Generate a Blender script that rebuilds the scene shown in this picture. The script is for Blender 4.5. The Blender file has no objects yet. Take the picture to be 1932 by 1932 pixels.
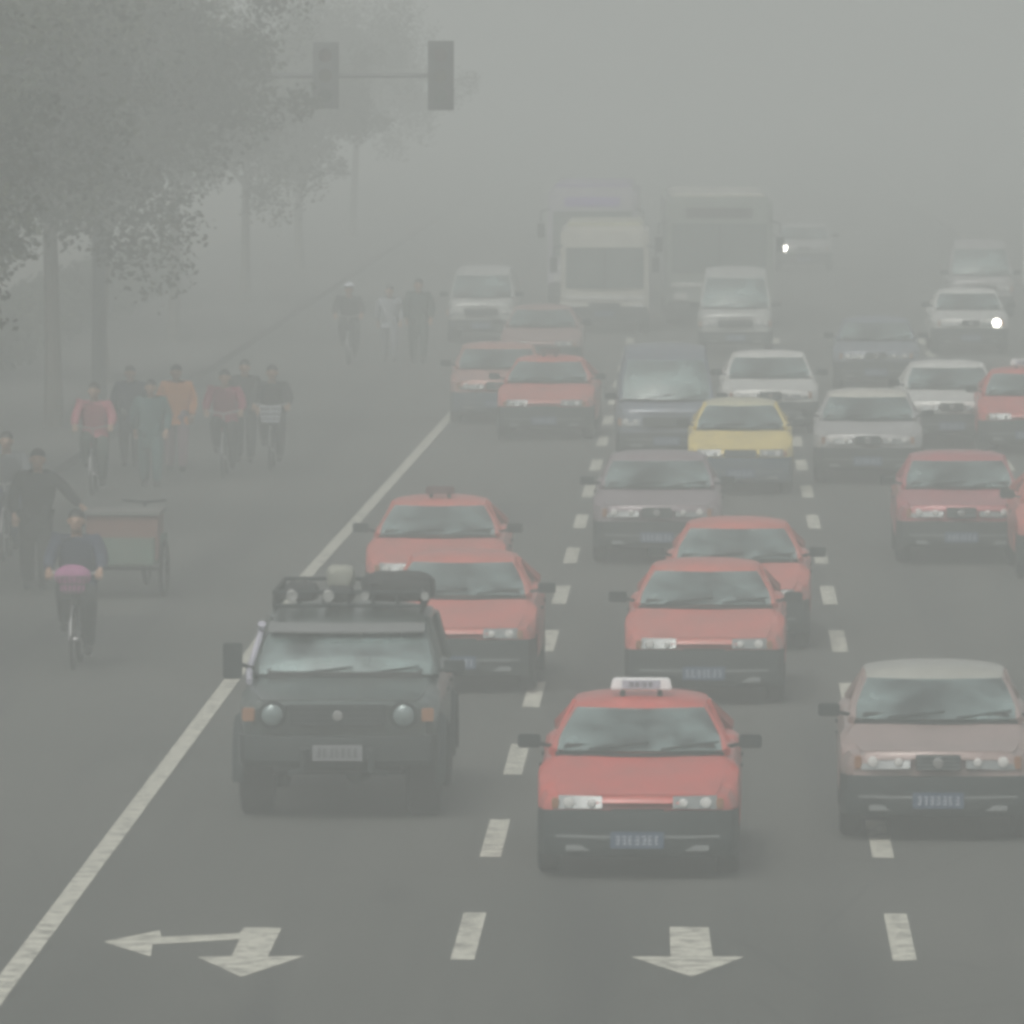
import bpy, bmesh, math, random
from mathutils import Vector, Matrix
R = math.radians
rnd = random.Random(7)
S = bpy.context.scene
COL = S.collection

# ------------------------------------------------------------------ camera, light, exposure
CAM_H = 6.9
FPX, W0 = 15940.0, 1932.0
YAW, PITCH = R(1.355), R(3.22)
cam = bpy.data.objects.new('camera', bpy.data.cameras.new('camera'))
COL.objects.link(cam)
S.camera = cam
cam.data.sensor_width = 36
cam.data.lens = 36 * FPX / W0
cam.data.clip_start = 1
cam.data.clip_end = 5000
fwd = Vector((-math.sin(YAW) * math.cos(PITCH), math.cos(YAW) * math.cos(PITCH), -math.sin(PITCH)))
right = Vector((math.cos(YAW), math.sin(YAW), 0))
up = right.cross(fwd)
cam.matrix_world = Matrix(((right.x, up.x, -fwd.x, 0), (right.y, up.y, -fwd.y, 0), (right.z, up.z, -fwd.z, CAM_H), (0, 0, 0, 1)))

SUN_EL, SUN_ROT = 52, 200
w = bpy.data.worlds.new("World"); S.world = w; w.use_nodes = True
nt = w.node_tree
sky = nt.nodes.new('ShaderNodeTexSky'); sky.sky_type = 'NISHITA'; sky.sun_disc = False
sky.sun_elevation = R(SUN_EL); sky.sun_rotation = R(SUN_ROT)
sky.dust_density = 9; sky.air_density = 1.2; sky.ozone_density = 1
hs = nt.nodes.new('ShaderNodeHueSaturation'); hs.inputs['Saturation'].default_value = 0.18
nt.links.new(sky.outputs[0], hs.inputs['Color'])
bg = nt.nodes['Background']; bg.inputs['Strength'].default_value = 0.12
nt.links.new(hs.outputs[0], bg.inputs['Color'])
sd = bpy.data.lights.new('sun', 'SUN'); sd.energy = 1.2; sd.angle = R(25); sd.color = (1.0, .96, .88)
so = bpy.data.objects.new('sun', sd); COL.objects.link(so)
so.rotation_euler = (R(90 - SUN_EL), 0, R(180 - SUN_ROT))
S.view_settings.view_transform = 'Standard'; S.view_settings.look = 'None'
S.view_settings.exposure = -0.24; S.view_settings.gamma = 1
S.render.engine = 'CYCLES'
S.cycles.volume_bounces = 2
S.cycles.max_bounces = 8
S.cycles.pixel_filter_type = 'BLACKMAN_HARRIS'
S.cycles.filter_width = 3.6

def ground(px, py):
    d = fwd * FPX + right * (px - 966) - up * (py - 966)
    t = -CAM_H / d.z
    return Vector((d.x * t, d.y * t, 0))

# ------------------------------------------------------------------ materials
def M(name, rgb, rough=.5, metal=0, var=.12, scale=6, bump=0, dirt=0, dirtcol=(.16, .15, .13), coat=0, emit=0):
    m = bpy.data.materials.new(name); m.use_nodes = True
    n, l = m.node_tree.nodes, m.node_tree.links
    b = n['Principled BSDF']
    tc = n.new('ShaderNodeTexCoord'); no = n.new('ShaderNodeTexNoise')
    no.inputs['Scale'].default_value = scale; no.inputs['Detail'].default_value = 5
    l.new(tc.outputs['Object'], no.inputs['Vector'])
    mx = n.new('ShaderNodeMix'); mx.data_type = 'RGBA'
    mx.inputs['A'].default_value = (*[c * (1 - var) for c in rgb], 1)
    mx.inputs['B'].default_value = (*[min(1, c * (1 + var)) for c in rgb], 1)
    l.new(no.outputs['Fac'], mx.inputs['Factor'])
    out = mx.outputs['Result']
    if dirt:
        n2 = n.new('ShaderNodeTexNoise'); n2.inputs['Scale'].default_value = 2.3; n2.inputs['Detail'].default_value = 8
        l.new(tc.outputs['Object'], n2.inputs['Vector'])
        mr = n.new('ShaderNodeMapRange'); mr.inputs['From Min'].default_value = .35; mr.inputs['From Max'].default_value = .75
        mr.inputs['To Max'].default_value = dirt
        l.new(n2.outputs['Fac'], mr.inputs['Value'])
        m2 = n.new('ShaderNodeMix'); m2.data_type = 'RGBA'
        l.new(mr.outputs[0], m2.inputs['Factor']); l.new(out, m2.inputs['A']); m2.inputs['B'].default_value = (*dirtcol, 1)
        out = m2.outputs['Result']
    l.new(out, b.inputs['Base Color'])
    b.inputs['Roughness'].default_value = rough; b.inputs['Metallic'].default_value = metal
    b.inputs['Coat Weight'].default_value = coat; b.inputs['Coat Roughness'].default_value = .12
    if bump:
        bp = n.new('ShaderNodeBump'); bp.inputs['Strength'].default_value = bump; bp.inputs['Distance'].default_value = .02
        l.new(no.outputs['Fac'], bp.inputs['Height']); l.new(bp.outputs[0], b.inputs['Normal'])
    if emit:
        b.inputs['Emission Color'].default_value = (1, .97, .85, 1); b.inputs['Emission Strength'].default_value = emit
    return m

def glassmat(name, tint, painted_sheen, refl):
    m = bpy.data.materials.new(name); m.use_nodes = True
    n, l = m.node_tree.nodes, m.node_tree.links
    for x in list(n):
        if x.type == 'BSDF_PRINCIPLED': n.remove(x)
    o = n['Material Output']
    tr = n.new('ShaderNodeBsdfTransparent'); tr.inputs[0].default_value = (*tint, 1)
    df = n.new('ShaderNodeBsdfDiffuse'); df.inputs[0].default_value = (.46, .62, .61, 1)  # pale mottled tint painted in for sky reflection on the windows
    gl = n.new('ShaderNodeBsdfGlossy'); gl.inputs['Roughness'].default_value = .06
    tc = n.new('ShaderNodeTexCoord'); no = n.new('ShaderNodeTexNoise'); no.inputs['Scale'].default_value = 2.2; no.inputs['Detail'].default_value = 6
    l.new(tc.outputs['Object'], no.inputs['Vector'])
    mr = n.new('ShaderNodeMapRange'); mr.inputs['From Min'].default_value = .35; mr.inputs['From Max'].default_value = .65; mr.inputs['To Min'].default_value = painted_sheen * .35; mr.inputs['To Max'].default_value = painted_sheen * 2.2
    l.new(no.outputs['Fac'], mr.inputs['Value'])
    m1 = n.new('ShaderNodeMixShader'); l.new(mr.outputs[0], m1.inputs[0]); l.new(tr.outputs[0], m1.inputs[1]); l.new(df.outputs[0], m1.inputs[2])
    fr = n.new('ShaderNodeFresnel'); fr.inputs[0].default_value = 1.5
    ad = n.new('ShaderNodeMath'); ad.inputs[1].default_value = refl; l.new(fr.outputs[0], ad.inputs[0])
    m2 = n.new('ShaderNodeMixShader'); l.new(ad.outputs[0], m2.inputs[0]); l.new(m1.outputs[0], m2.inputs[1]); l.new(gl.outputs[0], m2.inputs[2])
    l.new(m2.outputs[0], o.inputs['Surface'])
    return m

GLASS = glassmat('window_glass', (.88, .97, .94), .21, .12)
RED = M('taxi_red_paint', (.56, .10, .08), .38, var=.1, dirt=.35, coat=.5)
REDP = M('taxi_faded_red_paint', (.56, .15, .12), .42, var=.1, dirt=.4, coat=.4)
BLACK = M('black_plastic', (.014, .023, .024), .6, dirt=.2, dirtcol=(.05, .06, .058))
RUBBER = M('tyre_rubber', (.018, .018, .019), .85, dirt=.3, dirtcol=(.07, .065, .06))
RIM = M('wheel_steel', (.32, .32, .32), .4, .7, dirt=.4)
CHROME = M('bright_metal', (.6, .6, .6), .2, .9)
LAMP = M('headlamp_reflector', (.85, .86, .82), .12, .35, var=.2, scale=40)
LENS = M('headlamp_housing', (.22, .24, .24), .2, .1, var=.3, scale=60)
SPOT = M('spot_lamp_glass', (.30, .31, .30), .3, .2, var=.4, scale=20)
SUVLAMP = M('dusty_round_lamp', (.20, .25, .25), .2, .2, var=.3, scale=30)
PLG = M('dusty_plate', (.20, .21, .22), .6)
AMBER = M('indicator_amber', (.30, .15, .08), .3)
CAB = M('cabin_trim', (.05, .055, .055), .8)
SEAT = M('seat_fabric', (.45, .45, .42), .9, bump=.2)
PLATE = M('number_plate_blue', (.05, .085, .14), .4)
WHITE = M('white_lettering', (.42, .45, .5), .5)
SIGNW = M('sign_white_plastic', (.8, .8, .8), .35)
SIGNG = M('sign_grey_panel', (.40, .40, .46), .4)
DARKRED = M('sign_dark_plastic', (.10, .05, .05), .5)
LIT = M('lit_headlamp', (1, 1, 1), .3, emit=45)
def paint(name, c, **k): return M(name, c, .35, .1, var=.06, dirt=.3, coat=.5, **k)

# ------------------------------------------------------------------ mesh helpers
class MB:
    def __init__(s): s.v, s.f, s.sharp = [], [], 35
    def quadgrid(s, P, closeu=False, closev=False):
        nv, nu = len(P), len(P[0]); b = len(s.v)
        for row in P: s.v += [tuple(p) for p in row]
        for j in range(nv - (0 if closev else 1)):
            for i in range(nu - (0 if closeu else 1)):
                s.f.append((b + j * nu + i, b + j * nu + (i + 1) % nu, b + ((j + 1) % nv) * nu + (i + 1) % nu, b + ((j + 1) % nv) * nu + i))
        return b
    def box(s, c, d, rot=None, taper=1):
        b = len(s.v); c = Vector(c)
        for z in (-1, 1):
            k = taper if z > 0 else 1
            for x, y in ((-1, -1), (1, -1), (1, 1), (-1, 1)):
                p = Vector((x * d[0] / 2 * k, y * d[1] / 2 * k, z * d[2] / 2))
                if rot: p = rot @ p
                s.v.append(tuple(c + p))
        s.f += [(b, b+3, b+2, b+1), (b+4, b+5, b+6, b+7), (b, b+1, b+5, b+4), (b+1, b+2, b+6, b+5), (b+2, b+3, b+7, b+6), (b+3, b, b+4, b+7)]
        return s
    def tube(s, pts, rad, n=8, caps=True):
        pts = [Vector(p) for p in pts]
        if not isinstance(rad, (list, tuple)): rad = [rad] * len(pts)
        b = len(s.v); ref = None
        for i, p in enumerate(pts):
            d = (pts[min(i + 1, len(pts) - 1)] - pts[max(i - 1, 0)]).normalized()
            a = Vector((0, 0, 1)) if abs(d.z) < .9 else Vector((1, 0, 0))
            if ref is not None: a = ref
            u = (a - d * a.dot(d)).normalized(); ref = u; q = d.cross(u)
            for k in range(n):
                t = 2 * math.pi * k / n
                s.v.append(tuple(p + (u * math.cos(t) + q * math.sin(t)) * rad[i]))
        for i in range(len(pts) - 1):
            for k in range(n):
                s.f.append((b + i*n + k, b + i*n + (k+1) % n, b + (i+1)*n + (k+1) % n, b + (i+1)*n + k))
        if caps:
            s.f.append(tuple(b + k for k in range(n))[::-1]); e = b + (len(pts) - 1) * n
            s.f.append(tuple(e + k for k in range(n)))
        return s
    def lathe(s, prof, axis='x', c=(0, 0, 0), n=24):
        P = []
        for k in range(n):
            t = 2 * math.pi * k / n; row = []
            for a, r in prof:
                if axis == 'x': row.append((c[0] + a, c[1] + r * math.cos(t), c[2] + r * math.sin(t)))
                elif axis == 'y': row.append((c[0] + r * math.cos(t), c[1] + a, c[2] + r * math.sin(t)))
                else: row.append((c[0] + r * math.cos(t), c[1] + r * math.sin(t), c[2] + a))
            P.append(row)
        s.quadgrid(P, closev=True); return s
    def ball(s, c, r, n=10, m=7):
        if not isinstance(r, (list, tuple)): r = (r, r, r)
        P = []
        for j in range(m + 1):
            t = math.pi * j / m
            P.append([(c[0] + r[0] * math.sin(t) * math.cos(2*math.pi*i/n), c[1] + r[1] * math.sin(t) * math.sin(2*math.pi*i/n), c[2] + r[2] * math.cos(t)) for i in range(n)])
        s.quadgrid(P, closeu=True); return s
    def sheet(s, fn, nu, nv, off):
        """closed thick sheet; fn(u,v) with u,v in 0..1, off = thickness vector"""
        off = Vector(off)
        A = [[Vector(fn(i / nu, j / nv)) for i in range(nu + 1)] for j in range(nv + 1)]
        B = [[p + off for p in row] for row in A]
        a = s.quadgrid(A); b = len(s.v)
        for row in B: s.v += [tuple(p) for p in row]
        w_ = nu + 1
        for j in range(nv):
            for i in range(nu):
                s.f.append((b + j*w_ + i, b + (j+1)*w_ + i, b + (j+1)*w_ + i + 1, b + j*w_ + i + 1))
        for i in range(nu):
            s.f.append((a + i + 1, a + i, b + i, b + i + 1)); e = nv * w_
            s.f.append((a + e + i, a + e + i + 1, b + e + i + 1, b + e + i))
        for j in range(nv):
            s.f.append((a + j*w_, a + (j+1)*w_, b + (j+1)*w_, b + j*w_))
            s.f.append((a + (j+1)*w_ + nu, a + j*w_ + nu, b + j*w_ + nu, b + (j+1)*w_ + nu))
        return s
    def build(s, name, mat, parent=None, bevel=0, smooth=True):
        me = bpy.data.meshes.new(name); me.from_pydata(s.v, [], s.f)
        bm = bmesh.new(); bm.from_mesh(me)
        bmesh.ops.remove_doubles(bm, verts=bm.verts, dist=1e-5)
        if bevel:
            ed = [e for e in bm.edges if len(e.link_faces) == 2 and e.calc_face_angle(0) > .6]
            bmesh.ops.bevel(bm, geom=ed, offset=bevel, segments=2, affect='EDGES', clamp_overlap=True)
        bmesh.ops.recalc_face_normals(bm, faces=bm.faces)
        for f in bm.faces: f.smooth = smooth
        for e in bm.edges:
            if len(e.link_faces) == 2 and e.calc_face_angle(0) > R(s.sharp): e.smooth = False
        bm.to_mesh(me); bm.free()
        me.materials.append(mat)
        o = bpy.data.objects.new(name, me); COL.objects.link(o)
        if parent: o.parent = parent
        return o

def tag(o, label, cat, group=None):
    o['label'] = label; o['category'] = cat
    if group: o['group'] = group
    return o
def empty(name, loc=(0, 0, 0), rz=0):
    o = bpy.data.objects.new(name, None); COL.objects.link(o)
    o.location = loc; o.rotation_euler = (0, 0, rz); o.empty_display_size = .3
    return o
def copy_tree(o, parent=None):
    c = o.copy(); COL.objects.link(c)
    if parent: c.parent = parent
    for ch in list(o.children): copy_tree(ch, c)
    return c
def lerp(a, b, t): return a + (b - a) * t
def interp(L, x):
    if x <= L[0][0]: return L[0][1]
    for (a, b), (c, d) in zip(L, L[1:]):
        if x <= c: return b + (d - b) * (x - a) / (c - a)
    return L[-1][1]

# ------------------------------------------------------------------ setting
def road_material():
    m = bpy.data.materials.new('asphalt'); m.use_nodes = True
    n, l = m.node_tree.nodes, m.node_tree.links; b = n['Principled BSDF']
    tc = n.new('ShaderNodeTexCoord')
    def noise(sc, sx=1, sy=1, det=6):
        mp = n.new('ShaderNodeMapping'); mp.inputs['Scale'].default_value = (sx, sy, 1); l.new(tc.outputs['Object'], mp.inputs[0])
        x = n.new('ShaderNodeTexNoise'); x.inputs['Scale'].default_value = sc; x.inputs['Detail'].default_value = det; l.new(mp.outputs[0], x.inputs[0]); return x
    big = noise(.35, 1, .25); streak = noise(1.3, 1, .03); fine = noise(45)
    def mixc(a, bcol, fac, lo=.35, hi=.7, amt=1):
        mr = n.new('ShaderNodeMapRange'); mr.inputs['From Min'].default_value = lo; mr.inputs['From Max'].default_value = hi; mr.inputs['To Max'].default_value = amt
        l.new(fac, mr.inputs['Value']); mx = n.new('ShaderNodeMix'); mx.data_type = 'RGBA'; l.new(mr.outputs[0], mx.inputs['Factor'])
        if isinstance(a, tuple): mx.inputs['A'].default_value = (*a, 1)
        else: l.new(a, mx.inputs['A'])
        mx.inputs['B'].default_value = (*bcol, 1); return mx.outputs['Result']
    c = mixc((.056, .060, .053), (.086, .088, .079), big.outputs['Fac'])
    c = mixc(c, (.035, .037, .037), streak.outputs['Fac'], .5, .7, .75)
    sp = noise(.9, 1, .5, 3); c = mixc(c, (.03, .03, .03), sp.outputs['Fac'], .64, .74, .4)
    c = mixc(c, (.13, .13, .12), fine.outputs['Fac'], .55, .8, .5)
    vo = n.new('ShaderNodeTexVoronoi'); vo.feature = 'DISTANCE_TO_EDGE'; vo.inputs['Scale'].default_value = .22
    nn = noise(1.2); mxv = n.new('ShaderNodeMix'); mxv.data_type = 'VECTOR'; mxv.inputs['Factor'].default_value = .12
    l.new(tc.outputs['Object'], mxv.inputs['A']); l.new(nn.outputs['Color'], mxv.inputs['B']); l.new(mxv.outputs['Result'], vo.inputs['Vector'])
    mr = n.new('ShaderNodeMapRange'); mr.inputs['From Min'].default_value = 0; mr.inputs['From Max'].default_value = .006; mr.inputs['To Min'].default_value = .55; mr.inputs['To Max'].default_value = 0
    l.new(vo.outputs['Distance'], mr.inputs['Value'])
    mx = n.new('ShaderNodeMix'); mx.data_type = 'RGBA'; l.new(mr.outputs[0], mx.inputs['Factor']); l.new(c, mx.inputs['A']); mx.inputs['B'].default_value = (.03, .03, .03, 1)
    l.new(mx.outputs['Result'], b.inputs['Base Color']); b.inputs['Roughness'].default_value = .85
    bp = n.new('ShaderNodeBump'); bp.inputs['Strength'].default_value = .3; bp.inputs['Distance'].default_value = .01
    l.new(fine.outputs['Fac'], bp.inputs['Height']); l.new(bp.outputs[0], b.inputs['Normal'])
    return m
ASPH = road_material()
def flat(name, x0, x1, y0, y1, z, mat):
    mb = MB(); mb.v = [(x0, y0, z), (x1, y0, z), (x1, y1, z), (x0, y1, z)]; mb.f = [(0, 1, 2, 3)]
    o = mb.build(name, mat); o['kind'] = 'structure'; return o
EARTH = M('dusty_earth', (.13, .12, .10), .95, var=.3, scale=.6)
flat('ground', -400, 400, -40, 1000, -.02, EARTH)
flat('road', -10.3, 8.4, -20, 995, 0, ASPH)
PAV = M('pavement_concrete', (.085, .087, .08), .9, var=.2, scale=1.5, bump=.2)
def slab(name, x0, x1, z1, mat, y0=-20, y1=995):
    mb = MB(); mb.box(((x0+x1)/2, (y0+y1)/2, (z1-.1)/2), (x1-x0, y1-y0, z1+.1)); o = mb.build(name, mat); o['kind'] = 'structure'
slab('kerb', -10.5, -10.3, .15, M('kerb_stone', (.08, .08, .075), .9, var=.2, scale=2))
slab('pavement', -16, -10.5, .14, PAV)
slab('median_kerb', 8.4, 8.9, .16, M('median_stone', (.13, .13, .12), .9, var=.2, scale=2))
flat('far_road', 8.9, 22, -20, 995, 0, ASPH)

def mark_material():
    m = bpy.data.materials.new('road_paint'); m.use_nodes = True
    n, l = m.node_tree.nodes, m.node_tree.links; b = n['Principled BSDF']
    tc = n.new('ShaderNodeTexCoord'); a = n.new('ShaderNodeTexNoise'); a.inputs['Scale'].default_value = 5; a.inputs['Detail'].default_value = 9; a.inputs['Roughness'].default_value = .7
    l.new(tc.outputs['Object'], a.inputs[0])
    mr = n.new('ShaderNodeMapRange'); mr.inputs['From Min'].default_value = .47; mr.inputs['From Max'].default_value = .60; l.new(a.outputs['Fac'], mr.inputs['Value'])
    mx = n.new('ShaderNodeMix'); mx.data_type = 'RGBA'; l.new(mr.outputs[0], mx.inputs['Factor'])
    mx.inputs['A'].default_value = (.56, .56, .48, 1); mx.inputs['B'].default_value = (.22, .22, .19, 1)
    l.new(mx.outputs['Result'], b.inputs['Base Color']); b.inputs['Roughness'].default_value = .75
    return m
MARK = mark_material()
def poly_marking(name, polys, z=.005):
    mb = MB()
    for P in polys:
        b = len(mb.v); mb.v += [(p[0], p[1], z) for p in P]; mb.f.append(tuple(range(b, b + len(P))))
    o = mb.build(name, MARK); o['kind'] = 'structure'; return o
# solid edge line bends slightly inwards far away
EL = [(-5.15, 20), (-5.15, 100), (-5.19, 108), (-4.97, 131), (-4.74, 156), (-4.6, 178)]
poly_marking('road_edge_line', [[(a[0]-.085, a[1]), (a[0]+.085, a[1]), (b[0]+.085, b[1]), (b[0]-.085, b[1])] for a, b in zip(EL, EL[1:])])
for lx in (-1.86, 1.45, 4.75):
    for k in range(-4, 17):
        yc = 64.6 + 7.95 * k
        hw = .09
        poly_marking('lane_dash', [[(lx-hw, yc-1.7), (lx+hw, yc-1.7), (lx+hw, yc+1.7), (lx-hw, yc+1.7)]])
def gp(P): return [ground(*p)[:2] for p in P]
poly_marking('straight_arrow', [gp([(1263, 1750), (1337, 1750), (1345, 1806), (1405, 1806), (1305, 1844), (1190, 1806), (1265, 1806)])])
poly_marking('forward_and_turn_arrow', [gp([(452, 1760), (460, 1751), (532, 1751), (505, 1806), (578, 1804), (455, 1844), (372, 1807), (437, 1805), (452, 1773), (288, 1783), (284, 1806), (195, 1778), (302, 1756), (304, 1769), (452, 1762)][1:])])
# darker square patches and a manhole on the tarmac
PATCH = M('tar_patch', (.045, .047, .045), .9, var=.2)
def patch(x, y, w_, l_):
    mb = MB(); mb.v = [(x-w_/2, y-l_/2, .003), (x+w_/2, y-l_/2, .003), (x+w_/2*1.05, y+l_/2, .003), (x-w_/2*.95, y+l_/2, .003)]; mb.f = [(0, 1, 2, 3)]
    o = mb.build('road_patch', PATCH); o['kind'] = 'structure'
patch(-7.2, 98, 1.3, 5); patch(-3.2, 122, 1.5, 6)

# ------------------------------------------------------------------ vehicles
TAXI = dict(L=4.05, W=1.68, H=1.385, zb=.22, wr=.31, axf=.72, axr=3.2, yc=1.05, zc=.975, yt=1.72, zt=1.28, yr=3.15, zr=1.26, ye=3.85, ze=1.0, wb=.86, wt=.64,
            top=[(0, .63), (.04, .69), (.4, .785), (1.1, .945), (1.5, .97), (3.6, .99), (3.9, .97), (4.05, .90)], hl=(.635, .11, .36, .44), bump=(.20, .57))
SEDAN = dict(TAXI, L=4.5, W=1.70, H=1.40, yr=3.05, zr=1.27, ye=3.5, ze=1.0, axr=3.3, wt=.70,
             top=[(0, .71), (.03, .77), (.4, .82), (1.1, .945), (1.5, .97), (3.5, 1.0), (4.3, .99), (4.5, .92)], hl=(.69, .14, .42, .42), bump=(.23, .57))
SUV = dict(L=4.5, W=1.80, H=1.73, zb=.52, wr=.40, axf=.70, axr=3.45, yc=1.3, zc=1.19, yt=1.72, zt=1.56, yr=4.2, zr=1.6, ye=4.42, ze=1.15, wb=.90, wt=.78,
           top=[(0, 1.02), (.04, 1.06), (.3, 1.09), (1.3, 1.17), (1.7, 1.20), (4.5, 1.21)], hl=(.935, .2, .22, .58), bump=(.48, .75))
VAN = dict(L=4.3, W=1.64, H=1.88, zb=.25, wr=.29, axf=.65, axr=3.1, yc=.30, zc=1.02, yt=.85, zt=1.66, yr=4.0, zr=1.72, ye=4.22, ze=1.1, wb=.90, wt=.76,
           top=[(0, .84), (.04, .92), (.3, 1.02), (4.1, 1.06), (4.3, 1.0)], hl=(.70, .16, .30, .55), bump=(.25, .52))

def marks(w_, h_, n, y, zc, r):
    mb = MB()
    for i in range(n):
        x = -w_/2 + w_ * (i + .5) / n
        cw = w_ / n * .62
        for k in range(3):
            mb.box((x + r.uniform(-.2, .2) * cw, y, zc + h_ * (k - 1) / 3), (cw * r.uniform(.5, 1), .003, h_ * .12))
        mb.box((x - cw * .35 * r.choice((-1, 1)), y - .0015, zc), (cw * .22, .003, h_ * .85))
    return mb

def build_car(name, P, body_mat, roof_mat=None, sign=None, lit=None, bumper_mat=None, suv=False, van=False, detail=True, seed=1):
    r = random.Random(seed)
    roof_mat = roof_mat or body_mat; bumper_mat = bumper_mat or BLACK
    root = empty(name)
    L, W, H = P['L'], P['W'], P['H']; hw = W / 2; wr = P['wr']
    wp = [(0, .86), (.08, .93), (.4, .985), (.8, 1), (L-.8, 1), (L-.2, .93), (L, .86)]
    ra = wr + .07
    def zbot(y):
        z = P['zb'] + (.06 if y < .15 or y > L - .15 else 0)
        for ax in (P['axf'], P['axr']):
            d = abs(y - ax)
            if d < ra: z = max(z, wr + math.sqrt(ra*ra - d*d))
        return z
    SX = [0, .62, .90, .975, 1.0, 1.0, .985, .93, .80, .45, 0]
    SZ = [0, 0, .02, .10, .30, .58, .80, .93, .985, 1.0, 1.012]
    def pt(y, k, out=0):
        w_ = hw * interp(wp, y); zt = interp(P['top'], y); zb = min(zbot(y), zt - .06)
        x = SX[k] * w_; z = zb + SZ[k] * (zt - zb)
        bow = (.16 if not van else .08) * (x / hw) ** 2 * max(0, 1 - y / 1.0)
        bow2 = -.10 * (x / hw) ** 2 * max(0, 1 - (L - y) / .8)
        p = Vector((x, y + bow + bow2 - L/2, z))
        if out:
            if k >= 8: p.z += out
            elif k >= 3: p.x += out
        return p
    ys = [0, .03, .08, .16, .28]
    for ax in (P['axf'], P['axr']):
        ys += [ax + ra * math.sin(R(a)) for a in range(-90, 91, 18)] + [ax - ra - .01, ax + ra + .01]
    y = P['axf'] + ra + .15
    while y < P['axr'] - ra - .1: ys.append(y); y += .25
    ys += [L - .35, L - .15, L - .05, L]
    ys = sorted(set(round(v, 3) for v in ys if 0 <= v <= L))
    mb = MB(); rows = []
    for y in ys:
        h = [pt(y, k) for k in range(11)]
        rows.append(h + [Vector((-p.x, p.y, p.z)) for p in h[-2:0:-1]])
    b = mb.quadgrid(rows, closeu=True); n = len(rows[0])
    mb.f.append(tuple(range(b, b + n))); e = b + (len(rows) - 1) * n; mb.f.append(tuple(range(e, e + n)))
    mb.build('body', body_mat, root)
    # underbody
    MB().box((0, 0, (P['zb'] + .62) / 2), (W * .60, L - .5, .62 - P['zb'] + .02 if not suv else .3)).build('underbody', BLACK, root)
    if suv:
        for ax in (P['axf'], P['axr']):
            u = MB(); u.tube([(-hw*.8, ax - L/2, wr), (hw*.8, ax - L/2, wr)], .055); u.ball((.15, ax - L/2, wr), .14)
            u.build('axle', BLACK, root)
    # hood
    def hood_pt(u, v):
        y = lerp(.05, P['yc'] - .02, v); uu = abs(u * 2 - 1)
        w_ = hw * interp(wp, y) * .84 * uu
        zt = interp(P['top'], y)
        f = (w_ / (hw * interp(wp, y)))
        z = zt + .010 - .018 * f ** 3
        bow = (.16 if not van else .08) * (w_ / hw) ** 2 * max(0, 1 - y)
        return ((1 if u > .5 else -1) * w_, y + bow - L/2, z)
    if not van:
        MB().sheet(hood_pt, 14, 10, (0, 0, -.012)).build('hood', body_mat, root)
    # doors
    if detail:
        for sx in (1, -1):
            cuts = [(P['yc'] + .12, 2.12), (2.14, P['axr'] - ra + .12)] if not van else [(.85, 1.75), (1.8, 2.75)]
            for y0, y1 in cuts:
                def dp(u, v):
                    y = lerp(y0, y1, u); ks = 3 + v * 4; k = min(6, int(ks)); f = ks - k
                    p = pt(y, k, .004).lerp(pt(y, k + 1, .004), f); return (sx * p.x, p.y, p.z)
                d = MB().sheet(dp, 5, 5, (sx * -.003, 0, 0)).build('door', body_mat, root)
                q = pt(y1 - .12, 6, .02)
                MB().box((sx * q.x, q.y, q.z - .04), (.02, .13, .03)).build('handle', BLACK, d)
    # glasshouse
    wb, wt = hw * P['wb'], hw * P['wt']; yc, yt, zc, zt = P['yc'], P['yt'], P['zc'], P['zt']
    def ws(u, v, inset=.0):
        uu = (u * 2 - 1)
        x = uu * lerp(wb, wt, v)
        return (x, lerp(yc, yt, v) + .14 * uu * uu - .03 * math.sin(math.pi * v) - L/2, lerp(zc, zt, v) + .012 * math.sin(math.pi * v))
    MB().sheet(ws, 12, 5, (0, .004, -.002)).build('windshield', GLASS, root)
    zr, yr, ye, ze = P['zr'], P['yr'], P['ye'], P['ze']
    def rf(u, v):
        uu = u * 2 - 1
        y = lerp(yt + .13 * uu * uu, yr - .10 * uu * uu, v)
        z = interp([(0, zt), (.1, lerp(zt, H, .62)), (.25, H - .012), (.5, H), (.75, H - .015), (.92, lerp(zr, H, .5)), (1, zr)], v)
        x = uu * wt * interp([(0, 1), (.3, 1.03), (.8, 1.02), (1, .97)], v)
        return (x, y - L/2, z - (.05 + .04 * (H - z > .1)) * abs(uu) ** 3)
    MB().sheet(rf, 12, 14, (0, 0, -.03)).build('roof', roof_mat, root)
    def rw(u, v):
        uu = u * 2 - 1
        return (uu * lerp(wt * .95, wb * .95, v), lerp(yr, ye, v) - .08 * uu * uu - L/2 + .02 * math.sin(math.pi * v), lerp(zr - .01, ze, v))
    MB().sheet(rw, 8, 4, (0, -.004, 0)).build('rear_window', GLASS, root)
    for sx in (1, -1):
        pil = MB()
        a0 = Vector((sx * wb, yc + .14 - L/2, zc - .02)); a1 = Vector((sx * wt, yt + .14 - L/2, zt - .035))
        pil.tube([a0, a0.lerp(a1, .5) + Vector((sx*.012, 0, .012)), a1], [.042, .036, .036], 6)
        c0 = Vector((sx * wb * .98, ye - .1 - L/2, ze - .02)); c1 = Vector((sx * wt, yr - .08 - L/2, zr - .03))
        pil.tube([c0, c1], [.075, .05], 6)
        pil.tube([a1, Vector((sx * wt * 1.02, lerp(yt, yr, .5) - L/2, H - .085)), c1], .03, 6)
        nb = (2.12,) if not van else (1.75, 2.9)
        for yb in nb:
            pil.tube([(sx * wb * 1.0, yb - L/2, interp(P['top'], yb) - .02), (sx * wt * 1.02, yb + .04 - L/2, H - .075)], .035, 6)
        pil.build('side_pillars', body_mat, root)
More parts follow.
